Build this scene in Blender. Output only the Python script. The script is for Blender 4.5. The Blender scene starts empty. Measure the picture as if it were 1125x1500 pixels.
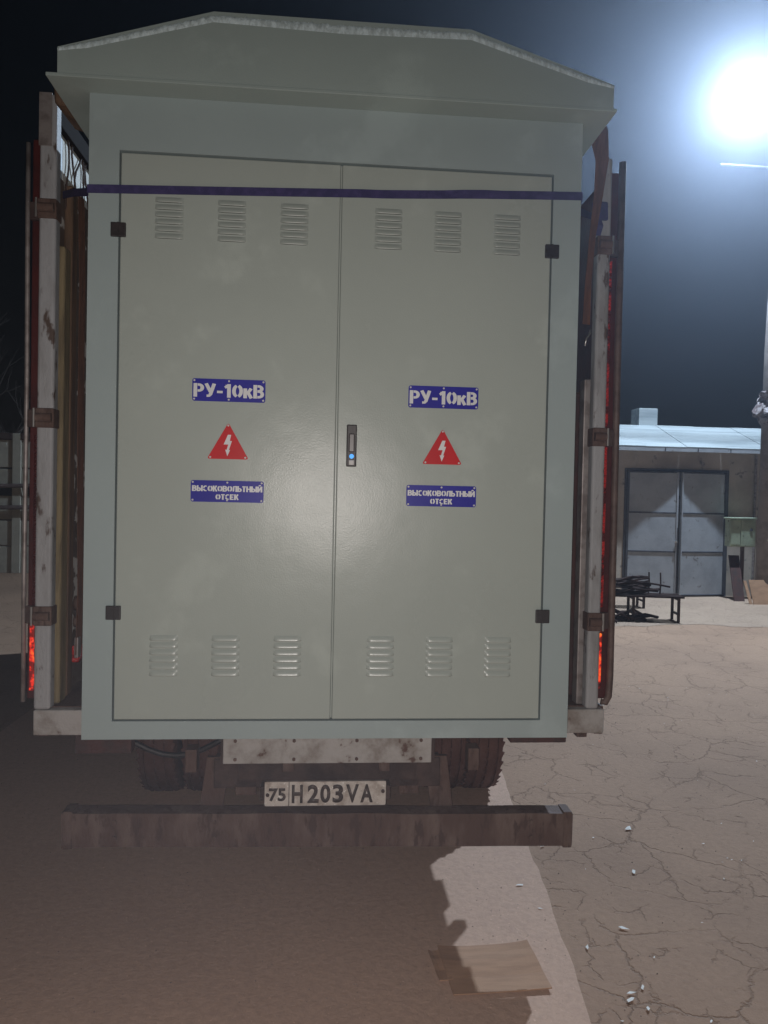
import bpy, bmesh, math, random
from mathutils import Vector, Matrix, noise
random.seed(7)
sc = bpy.context.scene
COL = sc.collection

# ------------------------------------------------------------------ camera
CAM = Vector((-0.036, -2.775, 1.95))
yaw, pitch, roll = math.radians(-4.551), math.radians(-1.144), math.radians(1.221)
fwd = Vector((-math.sin(yaw) * math.cos(pitch), math.cos(yaw) * math.cos(pitch), math.sin(pitch)))
right = Vector((math.cos(yaw), math.sin(yaw), 0))
up = right.cross(fwd)
r2 = math.cos(roll) * right + math.sin(roll) * up
u2 = -math.sin(roll) * right + math.cos(roll) * up
cd = bpy.data.cameras.new('camera')
cam = bpy.data.objects.new('camera', cd)
COL.objects.link(cam)
cam.matrix_world = Matrix(((r2.x, u2.x, -fwd.x, CAM.x), (r2.y, u2.y, -fwd.y, CAM.y), (r2.z, u2.z, -fwd.z, CAM.z), (0, 0, 0, 1)))
cd.sensor_fit = 'VERTICAL'; cd.sensor_height = 36; cd.sensor_width = 27
cd.lens = 36 * 1080 / 1500
cd.clip_start = 0.02; cd.clip_end = 600
sc.camera = cam

# ------------------------------------------------------------------ night sky
w = bpy.data.worlds.new('World'); sc.world = w; w.use_nodes = True
nt = w.node_tree
sky = nt.nodes.new('ShaderNodeTexSky'); sky.sky_type = 'NISHITA'; sky.sun_disc = False
sky.sun_elevation = math.radians(4); sky.sun_rotation = math.radians(200)
sky.air_density = 1.0; sky.dust_density = 4.0
nt.links.new(sky.outputs[0], nt.nodes['Background'].inputs[0])
nt.nodes['Background'].inputs[1].default_value = 0.0006

# ------------------------------------------------------------------ the phone's flash, beside the lens
fl = bpy.data.lights.new('phone_flash', 'SPOT')
fl.energy = 152; fl.color = (1.0, 0.92, 0.87)
fl.spot_size = math.radians(172); fl.spot_blend = 0.75; fl.shadow_soft_size = 0.002
flo = bpy.data.objects.new('phone_flash', fl); COL.objects.link(flo)
flo.location = CAM + Vector((-0.005, 0.0130, -0.0122))
flo.rotation_euler = Vector((-0.06, 1.0, -0.55)).to_track_quat('-Z', 'Y').to_euler()

# ------------------------------------------------------------------ exposure
vs = sc.view_settings
vs.view_transform = 'Standard'; vs.look = 'None'; vs.exposure = 0; vs.gamma = 1; vs.use_curve_mapping = False
sc.cycles.max_bounces = 4
sc.cycles.volume_bounces = 0
sc.cycles.sample_clamp_indirect = 4

# ================================================================== helpers
WL = {}
def link(o, parent=None, c=Vector((0, 0, 0))):
    COL.objects.link(o)
    WL[o.name] = Vector(c)
    if parent is not None:
        o.parent = parent
        o.location = Vector(c) - WL[parent.name]
    else:
        o.location = c
    return o
def tag(o, label=None, cat=None, group=None, kind=None):
    if label: o['label'] = label
    if cat: o['category'] = cat
    if group: o['group'] = group
    if kind: o['kind'] = kind
    return o
def thing(name, loc, label, cat, group=None):
    o = bpy.data.objects.new(name, None); o.empty_display_size = 0.2
    link(o, None, Vector(loc))
    return tag(o, label, cat, group)
def obj(name, bm, m, parent=None, smooth=False, c=None):
    """link a bmesh in world coordinates as one object, its origin at the centre of its bounds"""
    if c is None:
        xs = [v.co for v in bm.verts]
        c = Vector([(min(q[i] for q in xs) + max(q[i] for q in xs)) / 2 for i in range(3)])
    else:
        c = Vector(c)
    bmesh.ops.translate(bm, verts=bm.verts, vec=-c)
    me = bpy.data.meshes.new(name); bm.normal_update(); bm.to_mesh(me); bm.free()
    if smooth:
        for p in me.polygons: p.use_smooth = True
    o = bpy.data.objects.new(name, me)
    if m: me.materials.append(m)
    return link(o, parent, c)
def inst(name, me, parent, c, rot=None):
    o = bpy.data.objects.new(name, me)
    link(o, parent, Vector(c))
    if rot: o.rotation_euler = rot
    return o
def bx(bm, x0, x1, y0, y1, z0, z1, bev=0.0, seg=2):
    t = bmesh.new()
    vs_ = [t.verts.new((x, y, z)) for x in (x0, x1) for y in (y0, y1) for z in (z0, z1)]
    for f in ((0, 1, 3, 2), (4, 6, 7, 5), (0, 4, 5, 1), (2, 3, 7, 6), (0, 2, 6, 4), (1, 5, 7, 3)):
        t.faces.new([vs_[i] for i in f])
    bmesh.ops.recalc_face_normals(t, faces=t.faces)
    if bev: bmesh.ops.bevel(t, geom=t.edges[:], offset=bev, segments=seg, affect='EDGES', profile=0.5)
    merge(bm, t)
    return bm
def merge(bm, t):
    me = bpy.data.meshes.new('tmp'); t.to_mesh(me); t.free(); bm.from_mesh(me); bpy.data.meshes.remove(me)
def box(name, m, parent, x0, x1, y0, y1, z0, z1, bev=0.0):
    return obj(name, bx(bmesh.new(), x0, x1, y0, y1, z0, z1, bev), m, parent)
def tube(bm, pts, r, n=10, cap=True):
    pts = [Vector(p) for p in pts]
    rs = r if isinstance(r, (list, tuple)) else [r] * len(pts)
    rings = []; ref = None
    for i, p in enumerate(pts):
        a = pts[max(i - 1, 0)]; b = pts[min(i + 1, len(pts) - 1)]
        d = (b - a).normalized()
        if ref is None:
            ref = Vector((0, 0, 1)) if abs(d.z) < 0.9 else Vector((1, 0, 0))
        u = (ref - d * ref.dot(d)).normalized(); v = d.cross(u); ref = u
        rings.append([bm.verts.new(p + rs[i] * (math.cos(2 * math.pi * k / n) * u + math.sin(2 * math.pi * k / n) * v)) for k in range(n)])
    for a, b in zip(rings, rings[1:]):
        for k in range(n):
            bm.faces.new((a[k], a[(k + 1) % n], b[(k + 1) % n], b[k]))
    if cap:
        bm.faces.new(rings[0][::-1]); bm.faces.new(rings[-1])
    return bm
def ribbon(bm, pts, wid, dirs, t=0.002):
    """flat webbing: a strip of width wid along dirs (one vector or one per point) with thickness t"""
    pts = [Vector(p) for p in pts]
    rows = []
    for i, p in enumerate(pts):
        d = Vector(dirs[i] if isinstance(dirs, list) else dirs).normalized()
        a = pts[max(i - 1, 0)]; b = pts[min(i + 1, len(pts) - 1)]
        n = (b - a).normalized().cross(d).normalized()
        hw = wid / 2 if not isinstance(wid, list) else wid[i] / 2
        rows.append([bm.verts.new(p + d * hw * s + n * t / 2 * q) for s, q in ((-1, -1), (1, -1), (1, 1), (-1, 1))])
    for a, b in zip(rows, rows[1:]):
        for k in range(4):
            bm.faces.new((a[k], a[(k + 1) % 4], b[(k + 1) % 4], b[k]))
    bm.faces.new(rows[0][::-1]); bm.faces.new(rows[-1])
    bmesh.ops.recalc_face_normals(bm, faces=bm.faces)
    return bm
def prism(bm, pts, y0, y1):
    """polygon given in (x, z), extruded from y0 to y1"""
    a = [bm.verts.new((x, y0, z)) for x, z in pts]; b = [bm.verts.new((x, y1, z)) for x, z in pts]
    bm.faces.new(a); bm.faces.new(b[::-1])
    for i in range(len(pts)):
        j = (i + 1) % len(pts)
        bm.faces.new((a[i], b[i], b[j], a[j]))
    bmesh.ops.recalc_face_normals(bm, faces=bm.faces)
    return bm
def cyl(bm, c, axis, r, h, n=24):
    c = Vector(c); ax = Vector(axis).normalized()
    return tube(bm, [c - ax * h / 2, c + ax * h / 2], r, n)
def rough_up(bm, amp, scale, seed=0.0):
    for v in bm.verts:
        v.co += noise.noise_vector(v.co * scale + Vector((seed, seed * 2, seed * 3))) * amp

# ------------------------------------------------------------------ materials
def mat(name, c1, rough=0.6, metal=0.0, c2=None, scale=6.0, lo=0.4, hi=0.65, detail=6, bump=0.0, bscale=60.0,
        c3=None, scale3=30.0, lo3=0.58, hi3=0.64, stretch=(1, 1, 1), rvar=0.0, spec=0.5, coat=0.0):
    m = bpy.data.materials.new(name); m.use_nodes = True
    n = m.node_tree; N = n.nodes; L = n.links
    b = N['Principled BSDF']
    b.inputs['Roughness'].default_value = rough; b.inputs['Metallic'].default_value = metal
    b.inputs['Specular IOR Level'].default_value = spec
    if coat: b.inputs['Coat Weight'].default_value = coat; b.inputs['Coat Roughness'].default_value = 0.15
    tc = N.new('ShaderNodeTexCoord'); mp = N.new('ShaderNodeMapping'); mp.inputs['Scale'].default_value = stretch
    geo = N.new('ShaderNodeNewGeometry')
    L.new(geo.outputs['Position'], mp.inputs[0])
    def ns(s, d=detail, r=0.6):
        t = N.new('ShaderNodeTexNoise'); t.inputs['Scale'].default_value = s; t.inputs['Detail'].default_value = d
        t.inputs['Roughness'].default_value = r; L.new(mp.outputs[0], t.inputs['Vector']); return t
    def ramp(src, a, bb):
        t = N.new('ShaderNodeMapRange'); t.interpolation_type = 'SMOOTHSTEP'
        t.inputs[1].default_value = a; t.inputs[2].default_value = bb; L.new(src, t.inputs[0]); return t.outputs[0]
    def mix(f, a, bb):
        t = N.new('ShaderNodeMix'); t.data_type = 'RGBA'; L.new(f, t.inputs[0])
        for v, i in ((a, 6), (bb, 7)):
            if isinstance(v, tuple): t.inputs[i].default_value = (*v, 1)
            else: L.new(v, t.inputs[i])
        return t.outputs[2]
    col = None
    if c2:
        n1 = ns(scale); col = mix(ramp(n1.outputs['Fac'], lo, hi), c1, c2)
        if c3: col = mix(ramp(ns(scale3).outputs['Fac'], lo3, hi3), col, c3)
        L.new(col, b.inputs['Base Color'])
        if rvar:
            t = N.new('ShaderNodeMapRange'); t.inputs[3].default_value = rough - rvar; t.inputs[4].default_value = rough + rvar
            L.new(n1.outputs['Fac'], t.inputs[0]); L.new(t.outputs[0], b.inputs['Roughness'])
    else:
        b.inputs['Base Color'].default_value = (*c1, 1)
    if bump:
        bp = N.new('ShaderNodeBump'); bp.inputs['Strength'].default_value = bump; bp.inputs['Distance'].default_value = 0.01
        L.new(ns(bscale, 4).outputs['Fac'], bp.inputs['Height']); L.new(bp.outputs[0], b.inputs['Normal'])
    return m
def emit(name, c, s):
    m = bpy.data.materials.new(name); m.use_nodes = True
    b = m.node_tree.nodes['Principled BSDF']
    b.inputs['Base Color'].default_value = (*c, 1); b.inputs['Emission Color'].default_value = (*c, 1)
    b.inputs['Emission Strength'].default_value = s
    return m

def paint(name, c, c2, rough):
    """powder coated sheet steel: orange peel relief, faint wipe marks in the gloss"""
    m = mat(name, c, rough, 0, c2, 1.7, 0.35, 0.7, bump=0.08, bscale=190, rvar=0.05, spec=0.26, c3=tuple(min(1, q * 1.10) for q in c), scale3=2.6, lo3=0.54, hi3=0.66)
    N = m.node_tree.nodes; L = m.node_tree.links           # the sheet is never quite flat
    geo = N.new('ShaderNodeNewGeometry'); t = N.new('ShaderNodeTexNoise'); t.inputs['Scale'].default_value = 5; t.inputs['Detail'].default_value = 2
    L.new(geo.outputs['Position'], t.inputs['Vector'])
    b2 = N.new('ShaderNodeBump'); b2.inputs['Strength'].default_value = 0.35; b2.inputs['Distance'].default_value = 0.006
    L.new(t.outputs['Fac'], b2.inputs['Height'])
    old = next(n_ for n_ in N if n_.bl_idname == 'ShaderNodeBump' and n_ != b2)
    L.new(b2.outputs[0], old.inputs['Normal'])
    return m
M_DOOR = paint('door_paint', (0.362, 0.408, 0.378), (0.344, 0.388, 0.36), 0.265)
M_FRAME = paint('frame_paint', (0.318, 0.385, 0.388), (0.302, 0.366, 0.37), 0.38)
M_CANOPY = paint('canopy_paint', (0.335, 0.408, 0.39), (0.316, 0.385, 0.37), 0.5)
M_GAP = mat('seal_and_slot_shade', (0.02, 0.02, 0.02), 0.7)
M_BLACK = mat('black_plastic', (0.018, 0.014, 0.014), 0.5, c2=(0.03, 0.024, 0.024), scale=40)
M_SIGN = mat('sign_blue_enamel', (0.016, 0.014, 0.27), 0.4, c2=(0.02, 0.018, 0.30), scale=12, spec=.2)
M_RED = mat('sign_red_enamel', (0.52, 0.006, 0.010), 0.4, c2=(0.47, 0.005, 0.009), scale=12, spec=.2)
M_LETTER = mat('sign_grey_lettering', (0.62, 0.64, 0.66), 0.45)
M_RIVET = mat('bare_rivet', (0.50, 0.50, 0.50), 0.5, 0.0)
M_PALE_EDGE = mat('pale_edge', (0.66, 0.80, 0.84), 0.7, c2=(0.42, 0.51, 0.52), scale=60, lo=0.35, hi=0.66, bump=0.6, bscale=110, stretch=(1, 1, 0.5))
M_STRAP = mat('blue_webbing', (0.035, 0.03, 0.11), 0.75, c2=(0.055, 0.045, 0.15), scale=30, bump=0.5, bscale=500)
M_ORANGE = mat('orange_webbing', (0.16, 0.068, 0.038), 0.85, c2=(0.10, 0.046, 0.028), scale=14, bump=0.5, bscale=400, stretch=(4, 4, 0.6))
M_WPOST = mat('chipped_white_paint', (0.36, 0.37, 0.385), 0.6, c2=(0.20, 0.195, 0.19), scale=4, lo=.42, hi=.7, c3=(0.085, 0.055, 0.042), scale3=13, lo3=0.575, hi3=0.68, bump=0.35, bscale=60, stretch=(1.6, 1.6, 0.6))
M_WSILL = mat('dirty_white_sill_paint', (0.42, 0.41, 0.40), 0.6, c2=(0.22, 0.19, 0.165), scale=7, lo=0.42, hi=0.68, c3=(0.10, 0.05, 0.035), scale3=14, lo3=0.6, hi3=0.68, bump=0.35, bscale=50)
M_BROWN = mat('brown_red_oxide', (0.070, 0.026, 0.020), 0.75, c2=(0.045, 0.024, 0.02), scale=9, bump=0.4, bscale=60)
M_RUST = mat('rusty_steel', (0.10, 0.058, 0.045), 0.8, c2=(0.17, 0.12, 0.10), scale=6, lo=0.45, hi=0.75, c3=(0.075, 0.043, 0.034), scale3=18, lo3=0.52, hi3=0.64, bump=0.5, bscale=70, stretch=(1.5, 1.5, 0.5))
M_GASKET = mat('brown_rubber_gasket', (0.13, 0.085, 0.07), 0.55, c2=(0.08, 0.05, 0.04), scale=12, bump=0.4, bscale=60)
M_MAROON = mat('dark_red_door_paint', (0.075, 0.014, 0.012), 0.35, c2=(0.05, 0.012, 0.011), scale=8, bump=0.2, bscale=40)
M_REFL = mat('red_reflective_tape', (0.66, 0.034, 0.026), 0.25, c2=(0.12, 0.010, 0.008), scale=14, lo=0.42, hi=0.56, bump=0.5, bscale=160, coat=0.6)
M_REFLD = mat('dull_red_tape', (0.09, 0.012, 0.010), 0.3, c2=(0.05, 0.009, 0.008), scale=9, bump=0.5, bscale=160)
M_SCRAP = mat('dark_rusty_scrap', (0.045, 0.026, 0.022), 0.8, c2=(0.025, 0.016, 0.014), scale=8, bump=.5, bscale=50, spec=.08)
M_OLIVE = mat('weathered_stake_wood', (0.24, 0.19, 0.105), 0.8, c2=(0.15, 0.115, 0.065), scale=9, bump=0.6, bscale=40, stretch=(3, 3, 0.35))
M_RIB = mat('brown_timber', (0.16, 0.095, 0.055), 0.8, c2=(0.09, 0.055, 0.035), scale=8, bump=0.5, bscale=40, stretch=(3, 3, 0.3))
M_WALLIN = mat('scuffed_wall_lining', (0.11, 0.075, 0.058), 0.75, c2=(0.16, 0.12, 0.10), scale=3.5, c3=(0.62, 0.60, 0.57), scale3=7, lo3=0.60, hi3=0.63, bump=0.4, bscale=50)
M_PALE = mat('pale_upper_lining', (0.70, 0.70, 0.66), 0.7, c2=(0.58, 0.56, 0.50), scale=6, bump=0.3, bscale=30)
M_PALEB = mat('pale_blue_lining', (0.62, 0.70, 0.76), 0.6, c2=(0.55, 0.63, 0.70), scale=6)
M_DARK = mat('dark_chassis_steel', (0.045, 0.026, 0.022), 0.8, c2=(0.08, 0.05, 0.042), scale=7, bump=0.4, bscale=60)
M_TYRE = mat('veil_red_tyre_rubber', (0.12, 0.056, 0.044), 0.9, c2=(0.16, 0.08, 0.064), scale=6, bump=0.5, bscale=60)  # reddish veil of light over the wheels is put into the rubber colour
M_STEEL = mat('worn_bright_steel', (0.75, 0.74, 0.72), 0.35, 0.9)
M_GALV = mat('grey_galvanised_rod', (0.34, 0.31, 0.30), 0.5, 0.4, c2=(0.2, 0.17, 0.16), scale=14)
M_CARD = mat('cardboard', (0.45, 0.265, 0.160), 0.85, c2=(0.38, 0.22, 0.132), scale=5, bump=0.25, bscale=90, stretch=(1, 6, 1))
M_PAPER = mat('white_paper_scrap', (0.82, 0.80, 0.76), 0.8)

def plate_mat():
    m = mat('worn_plate_face', (0.62, 0.58, 0.54), 0.35, c2=(0.40, 0.35, 0.31), scale=22, lo=0.4, hi=0.66, c3=(0.85, 0.85, 0.82), scale3=70, lo3=0.62, hi3=0.66, bump=0.4, bscale=120)
    return m
M_PLATE = plate_mat()
M_PLTXT = mat('plate_black_paint', (0.06, 0.045, 0.04), 0.5, c2=(0.14, 0.10, 0.09), scale=60, lo=0.5, hi=0.7)

def ground_mat(name, base, dark, crack):
    m = bpy.data.materials.new(name); m.use_nodes = True
    n = m.node_tree; N = n.nodes; L = n.links; b = N['Principled BSDF']
    b.inputs['Roughness'].default_value = 0.85; b.inputs['Specular IOR Level'].default_value = 0.3
    geo = N.new('ShaderNodeNewGeometry')
    def ns(s, d=8, r=0.6, vec=None):
        t = N.new('ShaderNodeTexNoise'); t.inputs['Scale'].default_value = s; t.inputs['Detail'].default_value = d
        t.inputs['Roughness'].default_value = r; L.new(vec or geo.outputs['Position'], t.inputs['Vector']); return t
    def ramp(src, a, bb, c=0.0, d=1.0):
        t = N.new('ShaderNodeMapRange'); t.interpolation_type = 'SMOOTHSTEP'
        t.inputs[1].default_value = a; t.inputs[2].default_value = bb; t.inputs[3].default_value = c; t.inputs[4].default_value = d
        L.new(src, t.inputs[0]); return t.outputs[0]
    def mth(op, a, bb):
        t = N.new('ShaderNodeMath'); t.operation = op
        for i, v in enumerate((a, bb)):
            if isinstance(v, (int, float)): t.inputs[i].default_value = v
            else: L.new(v, t.inputs[i])
        return t.outputs[0]
    def mix(f, a, bb):
        t = N.new('ShaderNodeMix'); t.data_type = 'RGBA'; L.new(f, t.inputs[0])
        for v, i in ((a, 6), (bb, 7)):
            if isinstance(v, tuple): t.inputs[i].default_value = (*v, 1)
            else: L.new(v, t.inputs[i])
        return t.outputs[2]
    col = mix(ramp(ns(0.7).outputs['Fac'], 0.35, 0.68), base, dark)
    fine = ns(28, 6, 0.7)
    col = mix(ramp(fine.outputs['Fac'], 0.3, 0.75, 0.0, 0.45), col, tuple(x * 0.62 for x in base))
    col = mix(ramp(ns(75, 3).outputs['Fac'], 0.66, 0.72, 0.0, 0.5), col, tuple(min(1, x * 1.7) for x in base))
    h = fine.outputs['Fac']
    if crack:
        dist = N.new('ShaderNodeVectorMath'); dist.operation = 'SCALE'; dist.inputs['Scale'].default_value = 0.38
        wob = ns(2.3, 6, 0.65); L.new(wob.outputs['Color'], dist.inputs[0])
        add = N.new('ShaderNodeVectorMath'); add.operation = 'ADD'; L.new(geo.outputs['Position'], add.inputs[0]); L.new(dist.outputs[0], add.inputs[1])
        tot = None
        for s, wd, a, bb in ((2.1, 0.024, 0.40, 0.56), (5.2, 0.040, 0.48, 0.60)):
            v = N.new('ShaderNodeTexVoronoi'); v.feature = 'DISTANCE_TO_EDGE'; v.voronoi_dimensions = '2D'; v.inputs['Scale'].default_value = s
            L.new(add.outputs[0], v.inputs['Vector'])
            line = ramp(v.outputs['Distance'], 0.0, wd, 1.0, 0.0)
            line = mth('MULTIPLY', line, ramp(ns(0.55 * s, 3).outputs['Fac'], a, bb))
            tot = line if tot is None else mth('MAXIMUM', tot, line)
        col = mix(mth('MULTIPLY', tot, 0.34), col, tuple(x * 0.28 for x in base))
        h = mth('SUBTRACT', h, mth('MULTIPLY', tot, 1.6))
    L.new(col, b.inputs['Base Color'])
    bp = N.new('ShaderNodeBump'); bp.inputs['Strength'].default_value = 0.5; bp.inputs['Distance'].default_value = 0.012
    L.new(h, bp.inputs['Height']); L.new(bp.outputs[0], b.inputs['Normal'])
    return m
M_GROUND = ground_mat('cracked_asphalt', (0.405, 0.258, 0.172), (0.33, 0.21, 0.142), True)
M_SLAB = ground_mat('smooth_concrete', (0.61, 0.41, 0.305), (0.54, 0.36, 0.27), False)

# ================================================================== the ground
def sheet(name, pts, z, m):
    bm = bmesh.new(); bm.faces.new([bm.verts.new((x, y, z)) for x, y in pts])
    return tag(obj(name, bm, m), kind='structure')
sheet('ground', [(-110, -110), (110, -110), (110, 110), (-110, 110)], 0, M_GROUND)
edge = [(-2.6, -4)] + [(0.585 + 0.106 * (y + 4) + 0.005 * math.sin(y * 2.3) + .004 * math.sin(y * 9.1) + random.uniform(-.006, .006), y) for y in [(-4 + .1 * i) for i in range(131)]] + [(-2.6, 9)]
sheet('concrete_slab', edge, 0.004, M_SLAB)

M_APRON = ground_mat('dusty_pale_concrete', (0.41, 0.295, 0.215), (0.34, 0.242, 0.178), True)
sheet('garage_apron', [(3 + .25 * i, 8.55 + .10 * math.sin(i * .7) + .06 * math.sin(i * 2.1) + random.uniform(-.04, .04)) for i in range(49)] + [(15, 12.19), (3, 12.19)], 0.0045, M_APRON)

# ================================================================== lettering
def text_bm(body, width, height, bold=0.02, cuts=(), depth=0.0006):
    cu = bpy.data.curves.new('t', 'FONT'); cu.body = body; cu.offset = bold; cu.resolution_u = 4; cu.extrude = 0
    o = bpy.data.objects.new('t', cu); COL.objects.link(o)
    dg = bpy.context.evaluated_depsgraph_get()
    me = bpy.data.meshes.new_from_object(o.evaluated_get(dg))
    bm = bmesh.new(); bm.from_mesh(me)
    bpy.data.objects.remove(o); bpy.data.curves.remove(cu); bpy.data.meshes.remove(me)
    bmesh.ops.remove_doubles(bm, verts=bm.verts, dist=1e-5)
    x0 = min(v.co.x for v in bm.verts); x1 = max(v.co.x for v in bm.verts)
    y0 = min(v.co.y for v in bm.verts); y1 = max(v.co.y for v in bm.verts)
    for v in bm.verts:
        v.co = Vector(((v.co.x - x0) / (x1 - x0), (v.co.y - y0) / (y1 - y0), 0))
    for a, b in cuts:                               # stencil bridges
        for x in (a, b):
            bmesh.ops.bisect_plane(bm, geom=bm.verts[:] + bm.edges[:] + bm.faces[:], plane_co=(x, 0, 0), plane_no=(1, 0, 0))
        dead = [f for f in bm.faces if a < f.calc_center_median().x < b]
        bmesh.ops.delete(bm, geom=dead, context='FACES')
    ex = bmesh.ops.extrude_face_region(bm, geom=bm.faces[:])
    top = [v for v in ex['geom'] if isinstance(v, bmesh.types.BMVert)]
    for v in bm.verts: v.co = Vector(((v.co.x - .5) * width, 0, (v.co.y - .5) * height))
    for v in top: v.co.y = -depth
    bmesh.ops.recalc_face_normals(bm, faces=bm.faces)
    return bm
def lettering(parent, m, c, *a, **k):
    bm = text_bm(*a, **k)
    bmesh.ops.translate(bm, verts=bm.verts, vec=Vector(c))
    return obj('lettering', bm, m, parent)

def arc(cx, cy, rx, ry, a0, a1, n=9):
    return [(cx + rx * math.cos(math.radians(a0 + (a1 - a0) * i / n)), cy + ry * math.sin(math.radians(a0 + (a1 - a0) * i / n))) for i in range(n + 1)]
def bowl(x0, xc, rx, y0, y1):
    return [(x0, y1)] + arc(xc, (y0 + y1) / 2, rx, (y1 - y0) / 2, 90, -90) + [(x0, y0)]
# stencil alphabet: advance width and centre lines, broken where the stencil has its bridges
GL = {
 'Р': (.64, [[(.10, 0), (.10, 1)], bowl(.24, .34, .20, .46, .90)]),
 'У': (.68, [[(.08, 1), (.36, .40)], [(.60, 1), (.36, .20), (.28, .10), (.12, .10)]]),
 '-': (.44, [[(.04, .40), (.40, .40)]]),
 '1': (.46, [[(.04, .74), (.16, .80), (.20, .92)], [(.30, 0), (.30, 1)]]),
 '0': (.66, [arc(.33, .5, .23, .40, 104, 256, 14), arc(.33, .5, .23, .40, 76, -76, 14)]),
 'к': (.58, [[(.10, 0), (.10, .72)], [(.24, .35), (.48, .72)], [(.28, .42), (.50, 0)]]),
 'В': (.66, [[(.10, 0), (.10, 1)], bowl(.24, .34, .18, .54, .90), bowl(.24, .34, .22, .10, .52)]),
 'Ы': (.88, [[(.10, 0), (.10, 1)], bowl(.22, .32, .18, .10, .55), [(.76, 0), (.76, 1)]]),
 'С': (.66, [arc(.36, .5, .26, .40, 55, 170, 9), arc(.36, .5, .26, .40, 190, 305, 9)]),
 'О': (.72, [arc(.36, .5, .26, .40, 104, 256, 14), arc(.36, .5, .26, .40, 76, -76, 14)]),
 'К': (.66, [[(.10, 0), (.10, 1)], [(.26, .48), (.54, 1)], [(.30, .56), (.57, 0)]]),
 'Л': (.70, [[(.04, .09), (.14, .14), (.20, .90), (.46, .90)], [(.58, 0), (.58, 1)]]),
 'Ь': (.64, [[(.10, 0), (.10, 1)], bowl(.24, .34, .20, .10, .55)]),
 'Т': (.62, [[(.03, .90), (.59, .90)], [(.31, 0), (.31, .79)]]),
 'Н': (.70, [[(.10, 0), (.10, 1)], [(.60, 0), (.60, 1)], [(.20, .50), (.50, .50)]]),
 'Й': (.72, [[(.10, 0), (.10, 1)], [(.62, 0), (.62, 1)], [(.14, .10), (.58, .90)], arc(.36, 1.24, .14, .10, 200, 340, 5)]),
 'Е': (.60, [[(.10, 0), (.10, 1)], [(.22, .90), (.55, .90)], [(.22, .50), (.50, .50)], [(.22, .10), (.55, .10)]]),
}
def stencil(parent, m, c, body, width, height, th=.19, depth=.0006):
    tot = sum(GL[ch][0] for ch in body) + .06 * (len(body) - 1)
    sx = width / tot; x = -width / 2; bm = bmesh.new(); q = 0
    for ch in body:
        for line in GL[ch][1]:
            q += 1; P_ = [Vector((x + a * sx, (b - .5) * height)) for a, b in line]; L_ = []; R_ = []
            for i, p in enumerate(P_):
                d = (P_[min(i + 1, len(P_) - 1)] - P_[max(i - 1, 0)]).normalized(); nn = Vector((-d.y, d.x))
                hx = th * sx * .62; hy = th * height * .46
                L_.append(p + Vector((nn.x * hx, nn.y * hy))); R_.append(p - Vector((nn.x * hx, nn.y * hy)))
            y = -depth - .00002 * (q % 5)
            va = [bm.verts.new((a.x, y, a.y)) for a in L_]; vb = [bm.verts.new((a.x, y, a.y)) for a in R_]
            for i in range(len(P_) - 1): bm.faces.new((va[i], va[i + 1], vb[i + 1], vb[i]))
        x += (GL[ch][0] + .06) * sx
    ex = bmesh.ops.extrude_face_region(bm, geom=bm.faces[:])
    for v in ex['geom']:
        if isinstance(v, bmesh.types.BMVert): v.co.y = 0
    bmesh.ops.recalc_face_normals(bm, faces=bm.faces)
    bmesh.ops.translate(bm, verts=bm.verts, vec=Vector(c))
    return obj('lettering', bm, m, parent)

# ================================================================== switchgear cabinet
B = 1.034; T = B + 2.356; HW = 0.915
DX0, DX1, DZ0, DZ1 = -0.803, 0.803, 1.1065, 3.186
cab = thing('electrical_cabinet', (0, 0.55, B), 'tall pale grey high voltage cabinet with double doors strapped on the truck bed', 'cabinet')
CD = 1.45                                           # depth of the housing
bm = bmesh.new()
bx(bm, -HW, HW, 0.05, CD, B, T)
obj('housing', bm, M_FRAME, cab)
for nm, r in (('frame_stile', (-HW, DX0 - .004, B, T)), ('frame_stile', (DX1 + .004, HW, B, T)),
              ('frame_rail', (DX0 - .004, DX1 + .004, DZ1 + .006, T)), ('frame_rail', (DX0 - .004, DX1 + .004, B, DZ0 - .005))):
    e = 0.0003 if nm == 'frame_rail' else 0
    box(nm, M_FRAME, cab, r[0], r[1], 0.0 + e, 0.0495, r[2], r[3])
box('door_seal', M_GAP, cab, DX0 - .004, DX1 + .004, 0.030, 0.0495, DZ0 - .004, DZ1 + .005)
doors = []
for x0, x1 in ((DX0 + .002, -0.0035), (0.0035, DX1 - .002)):
    bm = bmesh.new(); bx(bm, x0, x1, 0.001, 0.029, DZ0 + .001, DZ1 - .002, 0.004, 3)
    # slight dishing of the sheet so that the highlight is not a perfect disc
    doors.append(obj('door', bm, M_DOOR, cab))
# the narrow folded flange that covers the meeting joint
box('meeting_strip', M_DOOR, cab, -0.0025, 0.0025, 0.010, 0.0292, DZ0 + .004, DZ1 - .004)

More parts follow.
